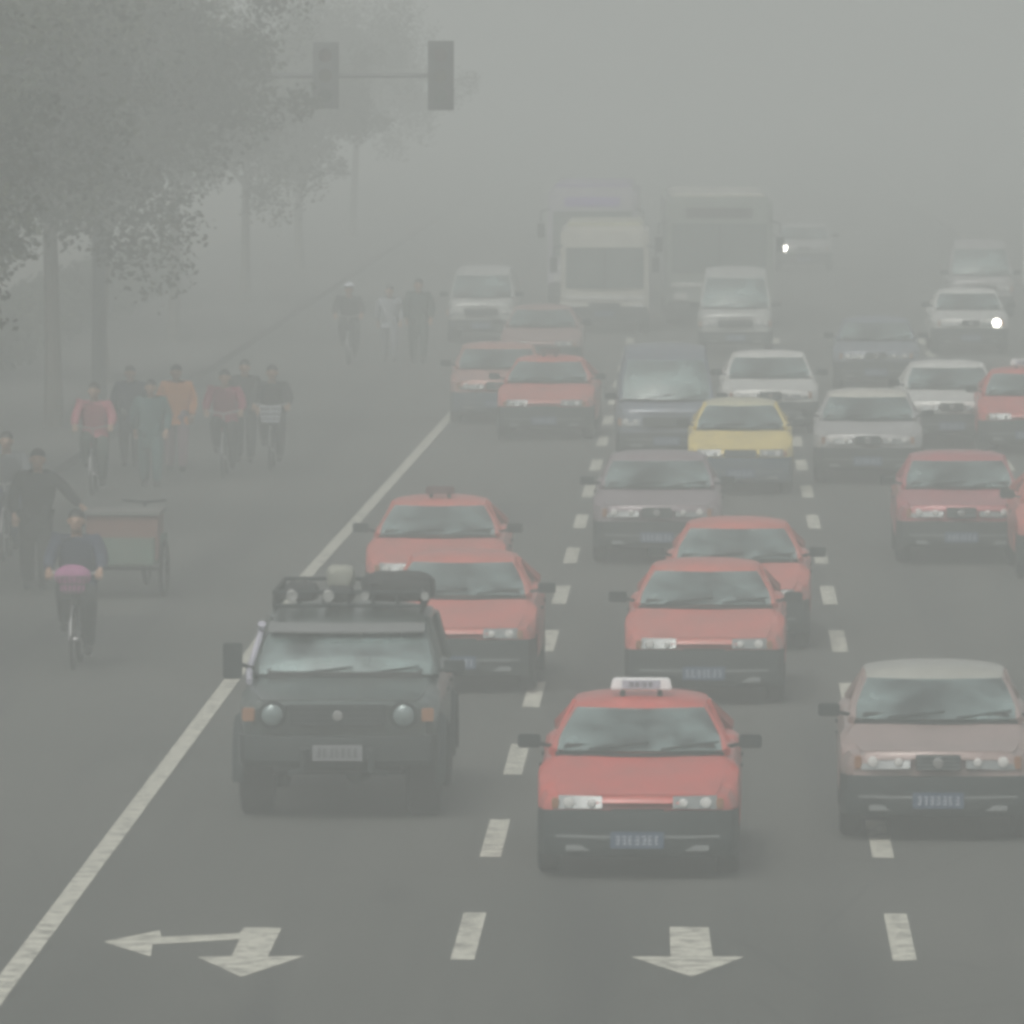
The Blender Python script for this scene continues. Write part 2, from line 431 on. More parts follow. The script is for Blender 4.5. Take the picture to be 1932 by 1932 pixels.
    for sx in (1, -1):
        def sw(u, v):
            yb = lerp(yc + .18, ye - .14, u); yu = lerp(yt + .16, yr - .1, u)
            zlow = interp(P['top'], yb) - .01
            zup = interp([(0, zt - .04), (.5, H - .085), (1, zr - .04)], u)
            return (sx * lerp(wb * .985, wt * 1.0, v), lerp(yb, yu, v) - L/2, lerp(zlow, zup, v))
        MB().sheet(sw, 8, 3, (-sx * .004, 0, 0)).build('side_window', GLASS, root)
    # cabin
    cb = MB(); cb.box((0, yc + .33 - L/2, zc + .0), (wb * 1.75, .42, .10)); MB().box((0, (2.2 if not van else 2.7) - L/2, zc - .0), (wb * 1.7, 1.9 if not van else 2.9, .06)).build('cabin_floor', CAB, root)
    dash = cb.build('dashboard', CAB, root, bevel=.015)
    st = MB(); pts = [(.36 + .17 * math.cos(t), yc + .62 - L/2 - .06 * math.sin(t), zc + .05 + .15 * math.sin(t)) for t in [2*math.pi*k/16 for k in range(17)]]
    st.tube(pts, .012, 6, caps=False).build('steering_wheel', CAB, root)
    for sx in (-.36, .36):
        s_ = MB(); s_.box((sx, yc + 1.02 - L/2, zc + .09), (.46, .12, .26), taper=.85); s_.box((sx, yc + 1.04 - L/2, zc + .27), (.24, .08, .11))
        s_.build('seat', SEAT, root, bevel=.03)
    if ye - yc > 2.2:
        MB().box((0, yc + 1.95 - L/2, zc + .08), (1.2, .14, .22)).build('rear_seat', SEAT, root, bevel=.03)
    # rear-view mirror inside
    MB().box((0, yt + .02 - L/2, zt - .08), (.2, .02, .05)).build('interior_mirror', BLACK, root)
    # wipers
    for x0 in (-.42, .18):
        wi = MB(); wi.tube([Vector(ws((x0 + wb) / (2 * wb), 0)) + Vector((0, -.01, .015)), Vector(ws((x0 + .50 + wb) / (2 * wb), .14)) + Vector((0, -.015, .015))], .008, 5)
        wi.build('wiper', BLACK, root)
    MB().sheet(lambda u, v: ((u*2-1) * wb * .97, yc - .07 + .08 * v + .14 * (u*2-1) ** 2 - L/2, interp(P['top'], yc) + .018 + .006 * v), 10, 1, (0, 0, -.02)).build('cowl', BLACK, root)
    # front: bow function at nose
    def bow(x): return (.16 if not van else .08) * (x / hw) ** 2
    z0, z1 = P['bump']
    def bmp(u, v):
        uu = u * 2 - 1; x = math.copysign(min(abs(uu) / .86, 1), uu) * (hw * .985)
        extra = max(0, abs(uu) - .86) / .14
        y = -.075 + bow(x) * .9 + extra * .38 + (.0 if v in (0, 1) else -.012)
        if v < .2: y += .03
        return (x * (.93 + .065 * min(1, extra * 4) if extra else .93), y - L/2, lerp(z0, z1, v))
    bb = MB(); bb.sheet(bmp, 28, 5, (0, .10, 0)); bum = bb.build('front_bumper', bumper_mat, root)
    if not suv:
        for sx in (1, -1):
            MB().box((sx * hw * .58, -.085 + bow(hw * .58) - L/2, z0 + .07), (.20, .02, .05)).build('fog_lamp', LENS, bum, bevel=.006)
        MB().sheet(lambda u, v: ((u*2-1) * hw * .80, -.09 + bow((u*2-1)*hw*.8) - L/2, z0 + .155 + .02 * v), 10, 1, (0, .02, 0)).build('bumper_strip', LENS, bum)
    # number plate
    pz = z0 + .14 if not suv else .61
    pl = MB().box((0, -.105 - L/2, pz), (.44, .01, .14)).build('number_plate', PLATE if not suv else PLG, root, bevel=.003)
    mm = marks(.38, .09, 7, -.1115 - L/2, pz, r); mm.build('plate_characters', WHITE if not suv else BLACK, pl)
    # headlights and grille
    hz, hh, hl_w, hx = P['hl']
    for sx in (1, -1):
        if suv:
            h_ = MB(); cx = sx * hx; cy = -.055 + bow(hx) - L/2
            h_.lathe([(.06, .125), (-.01, .125), (-.012, .105), (.01, .10), (.01, 0)], 'y', (cx, cy, hz)).build('headlight_ring', BLACK, root)
            h2 = MB(); h2.lathe([(0, .095), (-.02, .07), (-.03, 0)], 'y', (cx, cy, hz)); ho = h2.build('headlight', SUVLAMP, root)
            MB().box((sx * (hx + .21), cy + .05, hz), (.11, .06, .12)).build('indicator', AMBER, root, bevel=.01)
        else:
            def hf(u, v):
                x = hx - hl_w / 2 + hl_w * u + .03
                y = -.018 + bow(x) + .05 * v - (.0)
                return (sx * x, y - L/2, hz - hh / 2 * (1 - .25 * (1 - u)) + hh * v * (1 - .15 * (1 - u)))
            ho = MB().sheet(hf, 8, 3, (0, .07, 0)).build('headlight', LENS, root)
            for q, (fx, rr) in enumerate(((.76, .046), (.24, .036))):
                x = hx - hl_w / 2 + hl_w * fx + .03
                rr *= 1.9 if (lit and sx == lit and q == 0) else 1; MB().lathe([(0.01, rr), (-.006, rr * .9), (-.012, 0)], 'y', (sx * x, -.02 + bow(x) - L/2, hz)).build('reflector', LIT if (lit and sx == lit and q == 0) else LAMP, ho)
            x = hx + hl_w / 2 + .055
            MB().box((sx * x, .025 + bow(x) - L/2, hz - .01), (.06, .10, hh * .8)).build('indicator', AMBER, root, bevel=.01)
    gw = (hx - hl_w / 2 - .02) * 2 if not suv else .84
    g = MB()
    if P is TAXI:
        g.box((0, -.03 - L/2, hz - .058), (gw * .9, .05, .020))
    else:
        g.box((0, -.018 - L/2, hz), (gw, .05, hh * .95))
    go = g.build('grille', BLACK, root, bevel=.004)
    if P is not TAXI:
        sl = MB()
        for k in range(4): sl.box((0, -.045 - L/2, hz - hh * .36 + hh * .72 * k / 3), (gw * .96, .008, .010))
        sl.build('grille_bars', LENS if not suv else CAB, go)
    if not van and P['hl'] != TAXI['hl']: MB().lathe([(.01, .045), (-.004, .045), (-.006, .034), (0, 0)], 'y', (0, -.05 - L/2, hz + (.03 if P is TAXI else 0)), 16).build('emblem', CHROME, go)
    # mirrors
    for sx in (1, -1):
        if suv and sx < 0:
            m = MB(); m.tube([(sx * (wb), yc + .1 - L/2, zc + .05), (sx * (hw + .10), yc + .0 - L/2, zc + .12)], .02, 6)
            m.box((sx * (hw + .10), yc - .02 - L/2, zc + .13), (.17, .09, .32))
            m.build('wing_mirror', BLACK, root, bevel=.02)
        else:
            m = MB(); m.tube([(sx * wb, yc + .2 - L/2, zc + .02), (sx * (hw + .05), yc + .18 - L/2, zc + .06)], .022, 6)
            m.box((sx * (hw + .08), yc + .17 - L/2, zc + .07), (.19, .08, .11))
            m.build('wing_mirror', BLACK, root, bevel=.02)
    # wheels
    tw = .19 if not suv else .30
    for ax in (P['axf'], P['axr']):
        for sx in (1, -1):
            c = (sx * (hw - tw / 2 - .01), ax - L/2, wr)
            t = MB(); t.lathe([(-tw/2, wr*.62), (-tw/2, wr*.9), (-tw/2+.03, wr*.99), (0, wr), (tw/2-.03, wr*.99), (tw/2, wr*.9), (tw/2, wr*.62), (-tw/2, wr*.62)], 'x', c, 28)
            wo = t.build('wheel', RUBBER, root)
            q = MB(); q.lathe([(-sx*tw*.3, wr*.62), (sx*tw*.42, wr*.64), (sx*tw*.40, wr*.55), (sx*tw*.22, wr*.5), (sx*tw*.25, wr*.25), (sx*tw*.40, wr*.2), (sx*tw*.42, 0)], 'x', c, 20)
            q.build('rim', RIM, wo)
    # rear lamps and rear bumper
    MB().sheet(lambda u, v: ((u*2-1) * hw * .9, L + .03 - .1 * (u*2-1) ** 2 - L/2, lerp(z0 + .04, z1 + .02, v)), 8, 2, (0, -.1, 0)).build('rear_bumper', bumper_mat, root)
    for sx in (1, -1):
        MB().box((sx * hw * .70, L - .04 - L/2, .72 if not suv else .95), (.22, .07, .14)).build('rear_lamp', M_TAIL, root, bevel=.01)
    # roof sign
    if sign:
        sw_, sh, smat = sign
        y = lerp(yt, yr, .22) - L/2
        s_ = MB(); s_.box((-.0, y, H + .025 + sh / 2), (sw_, .13, sh), taper=.92); so_ = s_.build('roof_sign', smat, root, bevel=.012)
        
        for q in (-.3, .3): MB().box((sw_*q, y, H), (.04, .1, .06)).build('sign_foot', BLACK, so_)
        if smat is SIGNW:
            pn = MB().box((.0, y - .069, H + .025 + sh / 2), (sw_ * .62, .006, sh * .72)).build('sign_panel', SIGNG, so_)
            marks(sw_ * .42, sh * .4, 4, y - .0745, H + .025 + sh / 2, r).build('sign_characters', CAB, pn)
    if suv:
        # roof basket with gear
        rk = MB()
        zt_ = H + .04; zt2 = H + .16
        X, Y0, Y1 = hw * .74, 1.95 - L/2, 3.9 - L/2
        for z in (zt_, zt2): rk.tube([(-X, Y0, z), (X, Y0, z), (X, Y1, z), (-X, Y1, z), (-X, Y0, z)], .018, 6)
        for k in range(7):
            x = -X + 2 * X * k / 6; rk.tube([(x, Y0, zt_), (x, Y0, zt2)], .011, 5); rk.tube([(x, Y0, zt_), (x, Y1, zt_)], .011, 5)
        for k in range(6):
            for sx in (1, -1): y = lerp(Y0, Y1, k / 5); rk.tube([(sx*X, y, zt_-.08), (sx*X, y, zt2)], .011, 5)
        rko = rk.build('roof_rack', BLACK, root)
        for x, rr in ((-.50, .055), (-.17, .055), (.16, .04), (.70, .04)):
            l_ = MB(); l_.lathe([(.07, .02), (.05, rr*.8), (-.01, rr), (-.015, rr*.85), (-.005, 0)], 'y', (x, Y0 - .04, zt2 - .03), 16)
            l_.build('spot_lamp', SPOT, rko)
        # sun visor lip over windshield
        MB().sheet(lambda u, v: ((u*2-1) * wt * 1.0, yt - .14 + .16 * v + .12 * (u*2-1)**2 - L/2, zt + .0 + .07 * v), 10, 2, (0, 0, -.012)).build('sun_visor', M('visor_grey', (.16, .17, .17), .4), root)
        # pale bar added to stand for the bright reflection along the pillar
        MB().tube([(-hw*.93, yc - .25 - L/2, zc - .04), (-wb-.05, yc + .08 - L/2, zc + .04), (-wt-.07, yt + .08 - L/2, zt - .02), (-wt-.06, yt + .02 - L/2, zt + .06)], [.03, .03, .03, .04], 8).build('pillar_reflection_bar', SIGNG, root)
        for ax in (P['axf'], P['axr']):
            for sx in (1, -1):
                fl = MB()
                def ff(u, v):
                    t = math.pi * (u * 1.1 - .05); rr = ra + .0 + .04 * v
                    return (sx * (hw + .045 - .05 * v), ax + rr * math.cos(t) - L/2, wr + rr * math.sin(t))
                fl.sheet(ff, 14, 2, (sx * -.05, 0, 0))
                fl.build('fender_flare', BLACK, root)
        for q in (-1, 1):
            bb = MB(); bb.tube([(q*.30, -.16 - L/2, .64), (q*.30, -.15 - L/2, .46), (q*.42, -.02 - L/2, .42)], .03, 6)
            bb.box((q*.29, -.13 - L/2, .62), (.09, .05, .07)); bb.build('tow_bracket', BLACK, root)
        MB().sheet(lambda u, v: ((u*2-1)*hw*.62, .05+.25*v - L/2, .46 - .03*v), 4, 2, (0, 0, -.02)).build('skid_plate', BLACK, root)
    root['nose'] = L / 2
    return root
M_TAIL = M('tail_lamp_red', (.3, .01, .01), .3)

def place(root, cx, by, label, cat, group='vehicles in the oncoming traffic', rz=0):
    g = ground(cx, by + 5)
    root.location = (g.x, g.y + root['nose'] - .72, 0); root.rotation_euler = (0, 0, rz + R(math.sin(cx * 1.7) * .9))
    tag(root, label, cat, group)
    return root

SUVG = paint('dark_green_grey_paint', (.07, .095, .092))
a = build_car('off_road_car', SUV, SUVG, suv=True, seed=3)
place(a, 645, 1530, 'dark grey-green off-road car with loaded roof rack, nearest vehicle in the left lane', 'off-road car')
tB = build_car('taxi', TAXI, RED, sign=(.52, .10, SIGNW), seed=5)
place(tB, 1207, 1640, 'nearest red taxi, with a white roof sign, just behind the straight arrow', 'taxi')
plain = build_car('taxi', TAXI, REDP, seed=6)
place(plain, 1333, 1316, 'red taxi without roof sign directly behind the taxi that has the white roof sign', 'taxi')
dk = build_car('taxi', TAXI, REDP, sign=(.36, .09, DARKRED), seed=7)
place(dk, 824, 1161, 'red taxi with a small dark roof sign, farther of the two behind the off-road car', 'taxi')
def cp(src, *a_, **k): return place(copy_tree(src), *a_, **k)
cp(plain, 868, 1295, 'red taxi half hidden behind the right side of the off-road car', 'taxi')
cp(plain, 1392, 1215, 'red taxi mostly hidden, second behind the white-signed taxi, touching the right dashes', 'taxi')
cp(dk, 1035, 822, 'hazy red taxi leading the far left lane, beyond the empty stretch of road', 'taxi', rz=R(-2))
pk = build_car('taxi', TAXI, paint('haze_paled_red_paint', (.36, .22, .20)), seed=31); place(pk, 1022, 700, 'faint pinkish taxi directly behind the far red taxi in the left lane', 'taxi')  # red paled in the paint itself so the taxi sinks into haze
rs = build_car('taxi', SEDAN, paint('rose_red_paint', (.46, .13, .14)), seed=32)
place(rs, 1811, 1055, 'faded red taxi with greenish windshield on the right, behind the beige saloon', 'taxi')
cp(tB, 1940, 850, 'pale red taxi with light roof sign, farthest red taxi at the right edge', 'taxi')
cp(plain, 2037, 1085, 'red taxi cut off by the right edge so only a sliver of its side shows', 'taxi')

def sedan(c, name, *a_, P=SEDAN, seed=1, lit=None, roof=None, van=False, bumper=None, cat='car', rz=0):
    o = build_car(name, P, c, roof_mat=roof, seed=seed, lit=lit, van=van, bumper_mat=bumper)
    return place(o, *a_, cat, rz=rz)
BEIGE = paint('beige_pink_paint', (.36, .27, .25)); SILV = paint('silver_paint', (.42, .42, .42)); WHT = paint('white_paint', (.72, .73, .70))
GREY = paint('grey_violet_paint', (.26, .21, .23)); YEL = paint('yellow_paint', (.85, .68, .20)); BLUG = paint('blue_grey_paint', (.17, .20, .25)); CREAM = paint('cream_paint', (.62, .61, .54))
WHT2 = paint('haze_greyed_white_paint', (.50, .52, .50)); DARKB = paint('dark_blue_paint', (.06, .09, .12))  # WHT2: white greyed to put extra far haze into the minivans' colour
sedan(BEIGE, 'saloon_car', 1770, 1570, 'beige-pink saloon with pale roof and blue number plate, nearest car in the right lane', seed=11, roof=paint('greyish_cream_paint', (.40, .41, .37)))
sedan(GREY, 'saloon_car', 1240, 1055, 'grey-violet saloon at the left dashes in front of the grey-blue van', seed=12)
sedan(YEL, 'saloon_car', 1397, 925, 'small car with a bright yellow hood, middle lane', P=dict(TAXI, W=1.60), seed=13, bumper=DARKB, roof=paint('pale_yellow_paint', (.62, .60, .42)))
sedan(BLUG, 'van', 1254, 868, 'grey-blue van close behind the grey-violet saloon, left of the yellow car', P=VAN, van=True, seed=14, cat='van')
sedan(WHT, 'saloon_car', 1450, 812, 'white saloon directly behind the yellow car', seed=15)
sedan(SILV, 'saloon_car', 1640, 905, 'silver saloon with dark bumper to the right of the yellow car', seed=16, roof=CREAM)
sedan(WHT, 'saloon_car', 1790, 836, 'white saloon at the upper right of the silver saloon with a pale roof', seed=17)
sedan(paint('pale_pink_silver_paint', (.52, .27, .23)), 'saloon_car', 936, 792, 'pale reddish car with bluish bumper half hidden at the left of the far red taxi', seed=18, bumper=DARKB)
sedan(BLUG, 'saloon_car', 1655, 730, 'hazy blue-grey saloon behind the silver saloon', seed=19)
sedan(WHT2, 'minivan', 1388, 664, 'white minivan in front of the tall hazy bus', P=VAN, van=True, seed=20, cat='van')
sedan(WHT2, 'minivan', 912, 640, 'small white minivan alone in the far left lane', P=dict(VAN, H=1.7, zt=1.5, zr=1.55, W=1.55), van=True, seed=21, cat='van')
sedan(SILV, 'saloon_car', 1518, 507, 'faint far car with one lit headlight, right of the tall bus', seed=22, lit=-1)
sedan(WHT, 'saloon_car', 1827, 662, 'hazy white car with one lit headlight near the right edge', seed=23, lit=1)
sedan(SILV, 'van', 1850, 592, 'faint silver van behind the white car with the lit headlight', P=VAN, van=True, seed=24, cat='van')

def build_bus(name, W, H, L, mat, topmat, stripe, dest=None):
    root = empty(name); hw = W / 2
    b = MB(); b.box((0, 0, (H + .35) / 2), (W, L, H - .35)); b.build('body', mat, root, bevel=.12)
    MB().box((0, .1, H + .02), (W * .86, L * .9, .1)).build('roof', topmat, root, bevel=.04)
    f = -L / 2
    MB().sheet(lambda u, v: ((u*2-1) * hw * .88, f - .05 + .03 * (u*2-1)**2, lerp(H * .42, H * .80, v)), 8, 3, (0, .06, 0)).build('windshield', BUSGL, root)
    MB().box((0, f - .045, H * .61), (.05, .03, H * .37)).build('windshield_divider', BLACK, root)
    if dest: 
        d = MB().box((0, f - .012, H * .88), (W * .62, .03, .24)).build('destination_sign', dest, root, bevel=.01)
    for sx in (1, -1):
        n = int((L - 1.6) / 1.2)
        for k in range(n):
            y = f + 1.3 + 1.2 * k
            MB().box((sx * (hw + .002), y, H * .62), (.02, 1.02, H * .27)).build('side_window', BUSGL, root, bevel=.008)
        MB().box((sx * hw * .72, f - .02, H * .24), (.32, .05, .17)).build('headlight', LAMP, root, bevel=.02)
        m = MB(); m.tube([(sx * hw * .95, f + .05, H * .82), (sx * (hw + .16), f - .22, H * .80), (sx * (hw + .16), f - .22, H * .72)], .018, 6); m.box((sx * (hw + .16), f - .22, H * .64), (.18, .07, .36)); m.build('wing_mirror', BLACK, root, bevel=.015)
        for ay in (f + 1.1 if L < 7 else f + 2.0, L / 2 - 1.6):
            c = (sx * (hw - .13), ay, .45)
            w_ = MB().lathe([(-.13, .28), (-.13, .42), (-.1, .45), (.1, .45), (.13, .42), (.13, .28), (-.13, .28)], 'x', c, 24).build('wheel', RUBBER, root)
            MB().lathe([(-sx * .1, .28), (sx * .11, .27), (sx * .05, .15), (sx * .1, 0)], 'x', c, 16).build('rim', RIM, w_)
    MB().box((0, f - .05, .45), (W * .98, .14, .34)).build('front_bumper', stripe, root, bevel=.03)
    MB().box((0, f - .015, H * .33), (W * .9, .03, .10)).build('front_band', WHT, root, bevel=.01)
    MB().box((0, f - .012, H * .245), (W * .36, .03, .2)).build('grille', BLACK, root, bevel=.01)
    MB().box((0, f - .125, .46), (.44, .01, .14)).build('number_plate', PLATE, root)
    root['nose'] = L / 2
    return root
BUSGL = M('bus_window_glass', (.12, .15, .14), .1, .0, var=.2, coat=1)  # base tone lightened so distant bus windows look hazier
o = build_bus('minibus', 2.05, 2.5, 6.5, CREAM, paint('roof_yellowish', (.62, .62, .42)), BLACK)
place(o, 1140, 622, 'cream minibus with yellowish roof, behind the faint pinkish taxi', 'minibus')
o = build_bus('bus', 2.3, 3.05, 10, paint('haze_muted_violet_paint', (.46, .44, .50)), paint('violet_roof', (.33, .26, .48)), BLACK, M('violet_sign', (.3, .22, .5), .5))  # violet body colour muted to paint in thicker distant haze
place(o, 1118, 572, 'faint bus with a violet top looming behind the cream minibus', 'bus')
o = build_bus('bus', 2.55, 3.1, 11, paint('haze_muted_green_paint', (.27, .31, .28)), CREAM, BLACK, M('dark_sign', (.06, .06, .06), .5))  # green greyed towards the haze colour, adding haze in the paint
place(o, 1350, 612, 'tall dull green bus with a pale roof, behind a white minivan', 'bus')

g = a.location
def bundle(name, px_, z, d, mat, label, cat, y):
    x = (px_ - 1343) / FPX * (g.y - 2.25 + y); b = MB()
    rr = random.Random(len(label)); n_, m_ = 18, 11; P_ = []
    for j in range(m_ + 1):
        t = math.pi * j / m_
        row = []
        for i in range(n_):
            q = 2*math.pi*i/n_; e = .55
            sg = lambda v: math.copysign(abs(v) ** e, v)
            k = 1 + .05 * math.sin(5*q + j) + rr.uniform(-.02, .02)
            row.append((x + d[0]/2 * sg(math.sin(t)) * sg(math.cos(q)) * k, g.y - 2.25 + y + d[1]/2 * sg(math.sin(t)) * sg(math.sin(q)) * k, z + d[2]/2 + d[2]/2 * sg(math.cos(t)) * k))
        P_.append(row)
    b.quadgrid(P_, closeu=True); tag(b.build(name, mat, None), label, cat)
TARP = M('dark_tarp', (.03, .032, .033), .8, var=.3, bump=.4)
bundle('bag', 752, 1.775, (.66, .8, .26), TARP, 'dark bulky bag on the right half of the roof rack of the off-road car', 'bag', 2.6)
bundle('bundle', 568, 1.775, (.30, .5, .17), TARP, 'small dark bag on the left end of the roof rack', 'bag', 2.6)
bundle('bag', 640, 1.775, (.26, .8, .13), TARP, 'low dark bag in the middle of the roof rack below the pale bundle', 'bag', 2.5)
bundle('bundle', 642, 1.86, (.26, .4, .22), M('pale_canvas', (.26, .27, .23), .8, bump=.3), 'pale rounded bundle standing up in the middle of the roof rack', 'bundle', 2.9)
# ------------------------------------------------------------------ people and bicycles
def skin_mesh(joints, edges, sub=1, root=0):
    """joints: list of (co, radius); returns evaluated skinned mesh"""
    me = bpy.data.meshes.new('tmp'); me.from_pydata([j[0] for j in joints], edges, [])
    o = bpy.data.objects.new('tmp', me); COL.objects.link(o)
    o.modifiers.new('s', 'SKIN')
    sv = me.skin_vertices[0].data if me.skin_vertices else None
    if sv is None:
        bm = bmesh.new(); bm.from_mesh(me); bm.verts.layers.skin.verify(); bm.to_mesh(me); bm.free(); sv = me.skin_vertices[0].data
    for i, j in enumerate(joints):
        rr = j[1] if isinstance(j[1], tuple) else (j[1], j[1])
        sv[i].radius = rr; sv[i].use_root = (i == root)
    if sub: m = o.modifiers.new('u', 'SUBSURF'); m.levels = sub; m.render_levels = sub
    dg = bpy.context.evaluated_depsgraph_get(); ev = o.evaluated_get(dg)
    out = bpy.data.meshes.new_from_object(ev)
    bpy.data.objects.remove(o)
    for p in out.polygons: p.use_smooth = True
    return out
def skinned(name, joints, edges, mat, parent, extra=None, sub=1, root=0):
    me = skin_mesh(joints, edges, sub, root)
    if extra:
        bm = bmesh.new(); bm.from_mesh(me); t = bpy.data.meshes.new('t'); t.from_pydata(extra.v, [], extra.f); bm.from_mesh(t)
        for f in bm.faces: f.smooth = True
        bm.to_mesh(me); bm.free(); bpy.data.meshes.remove(t)
    me.materials.clear(); me.materials.append(mat); me.name = name
    o = bpy.data.objects.new(name, me); COL.objects.link(o)
    if parent: o.parent = parent
    return o
SKIN = M('skin', (.42, .27, .19), .6); LIPS = M('lips', (.25, .09, .08), .6); HAIR = M('black_hair', (.015, .014, .013), .6); SHOE = M('dark_shoe', (.02, .02, .02), .6)

def hand(mb, c, d, side):
    """palm plus five bent fingers, d = pointing direction"""
    c = Vector(c); d = Vector(d).normalized(); u = Vector((side, 0, 0)); u = (u - d * u.dot(d)).normalized(); n = d.cross(u)
    if n.z < 0: n = -n
    mb.tube([c - d*.02, c + d*.045, c + d*.085], [.026, .036, .032], 8)
    for k, ln in enumerate((.055, .068, .072, .064)):
        o = c + d*.08 + u * (.027 - .018 * k)
        mb.tube([o, o + d*ln*.5 - n*.008, o + d*ln*.75 - n*.032, o + d*ln*.55 - n*.055], [.0095, .009, .008, .006], 6)
    o = c + d*.02 - u*.0 + u * -.03
    mb.tube([o, o + d*.035 - u*.02, o + d*.06 - n*.03 - u*.012], [.012, .010, .007], 6)

def person(label, pose, top, legs, h=1.68, coat=False, hairc=HAIR, hat=None, group='people in the cycle lane', loc=(0, 0, 0), rz=0, seed=0, headturn=0):
    r = random.Random(seed); k = h / 1.70
    root = empty('person', loc, rz)
    if pose == 'cycle':
        hip = Vector((0, .20, .93)); chest = Vector((0, .05, 1.24)); neck = Vector((0, -.03, 1.45)); head = Vector((0, -.07, 1.59))
        arms = [((s*.19, -.02, 1.39), (s*.26, -.10, 1.17), (s*.25, -.33, 1.07)) for s in (1, -1)]
        lg = [((s*.10, .19, .90), (s*.13, -.16, (.72 if s > 0 else .86)), (s*.11, (.02 if s > 0 else .0), (.22 if s > 0 else .47)), (s*.11, (-.12 if s > 0 else -.14), (.16 if s > 0 else .42))) for s in (1, -1)]
    elif pose == 'drive':
        hip = Vector((0, .10, .55)); chest = Vector((0, .12, .80)); neck = Vector((0, .10, 1.03)); head = Vector((0, .06, 1.15))
        arms = [((s*.19, .10, .97), (s*.24, -.02, .86 if s > 0 else .87), (s*.15, -.24, 1.0)) for s in (1, -1)]
        lg = [((s*.10, .06, .52), (s*.13, -.30, .50), (s*.13, -.36, .40), (s*.13, -.42, .38)) for s in (1, -1)]
    elif pose == 'push':
        hip = Vector((0, .0, .93)); chest = Vector((.02, -.03, 1.22)); neck = Vector((.03, -.07, 1.44)); head = Vector((.03, -.10, 1.58))
        arms = [((.20, -.05, 1.38), (.36, -.12, 1.18), (.52, -.22, 1.02)), ((-.18, -.05, 1.38), (-.25, -.02, 1.12), (-.22, -.16, .90))]
        lg = [((s*.10, 0, .90), (s*.10, -.06*s - .04, .50), (s*.10, .14*-s, .09), (s*.10, .14*-s - .13, .04)) for s in (1, -1)]
    else:
        hip = Vector((0, 0, .93)); chest = Vector((0, -.01, 1.22)); neck = Vector((0, 0, 1.45)); head = Vector((0, -.02, 1.59))
        arms = [((s*.19, 0, 1.39), (s*.25, .02*s + .02, 1.13), (s*.23, -.12*s - .03, .90)) for s in (1, -1)]
        lg = [((s*.10, 0, .90), (s*.10, -.10*s - .05, .50), (s*.10, .17*-s, .09), (s*.10, .17*-s - .13, .04)) for s in (1, -1)]
    # body
    J = [(hip, (.125, .095)), (chest, (.145, .10)), (neck - Vector((0, 0, .03)), .06), (neck + Vector((0, 0, .03)), .052)]
    E = [(0, 1), (1, 2), (2, 3)]
    ex = MB()
    for s, a_ in zip((1, -1), arms):
        b = len(J); J += [(Vector(a_[0]), .05), (Vector(a_[1]), .04), (Vector(a_[2]), .027)]; E += [(1, b), (b, b+1), (b+1, b+2)]
        hand(ex, a_[2], Vector(a_[2]) - Vector(a_[1]), s)
    for l_ in lg:
        b = len(J); J += [(Vector(l_[0]), .085), (Vector(l_[1]), .058), (Vector(l_[2]), .037)]; E += [(0, b), (b, b+1), (b+1, b+2)]
        ex.tube([Vector(l_[2]) + Vector((0, .03, -.03)), Vector(l_[3])], [.036, .03], 8)
    # head with face
    ex.ball(head + Vector((0, 0, .02)), (.076, .094, .108), 16, 12)
    ex.ball(head + Vector((0, -.012, -.055)), (.055, .072, .058), 12, 8)
    ex.tube([head + Vector((0, -.088, .03)), head + Vector((0, -.112, -.012)), head + Vector((0, -.09, -.02))], [.008, .014, .010], 6)
    for s in (1, -1): ex.ball(head + Vector((s*.078, .0, .0)), (.012, .02, .03), 8, 6)
    ex.tube([neck, head + Vector((0, .01, -.02))], [.055, .05], 10)
    bo = skinned('body', J, E, SKIN, root, ex)
    for s in (1, -1): MB().ball(head + Vector((s*.03, -.084, .02)), (.012, .008, .007), 8, 5).build('eye', HAIR, bo)
    MB().box(head + Vector((0, -.087, -.055)), (.045, .01, .008)).build('mouth', LIPS, bo)
    hm = MB(); P = []
    for j in range(8):
        t = math.pi * .60 * j / 7
        P.append([head + Vector((.084 * math.sin(t) * math.cos(a), .012 + .101 * math.sin(t) * math.sin(a), .03 + .115 * math.cos(t) - (.05 if math.sin(a) > 0 else -.045) * (j / 7) ** 2)) for a in [2*math.pi*i/16 for i in range(16)]])
    hm.quadgrid(P, closeu=True); hm.build('hair', hairc, root)
    if hat:
        q = MB(); q.lathe([(.02, .0), (.0, .07), (-.05, .10), (-.06, .15), (-.065, .15), (-.06, .095)], 'z', head + Vector((0, 0, .15)), 18); q.build('hat', hat, root)
    # jacket
    lo = hip + Vector((0, 0, -.12 if not coat else -.38)) + (Vector((0, -.05, .05)) if pose == 'cycle' else Vector())
    J = [(hip, (.19, .145)), (chest, (.215, .155)), (neck - Vector((0, 0, .04)), (.12, .09)), (lo, (.195 if not coat else .21, .13 if not coat else .15))]
    E = [(0, 1), (1, 2), (0, 3)]
    for a_ in arms:
        b = len(J); J += [(Vector(a_[0]), .088), (Vector(a_[1]), .072), (Vector(a_[2]).lerp(Vector(a_[1]), .06), .055)]; E += [(1, b), (b, b+1), (b+1, b+2)]
    skinned('coat' if coat else 'jacket', J, E, top, root)
    J = [(hip - Vector((0, 0, .02)), (.14, .11))]; E = []
    for l_ in lg:
        b = len(J); J += [(Vector(l_[0]), .115), (Vector(l_[1]), .092), (Vector(l_[2]) + Vector((0, 0, -.02)), .068)]; E += [(0, b), (b, b+1), (b+1, b+2)]
    skinned('trousers', J, E, legs, root)
    sh = MB()
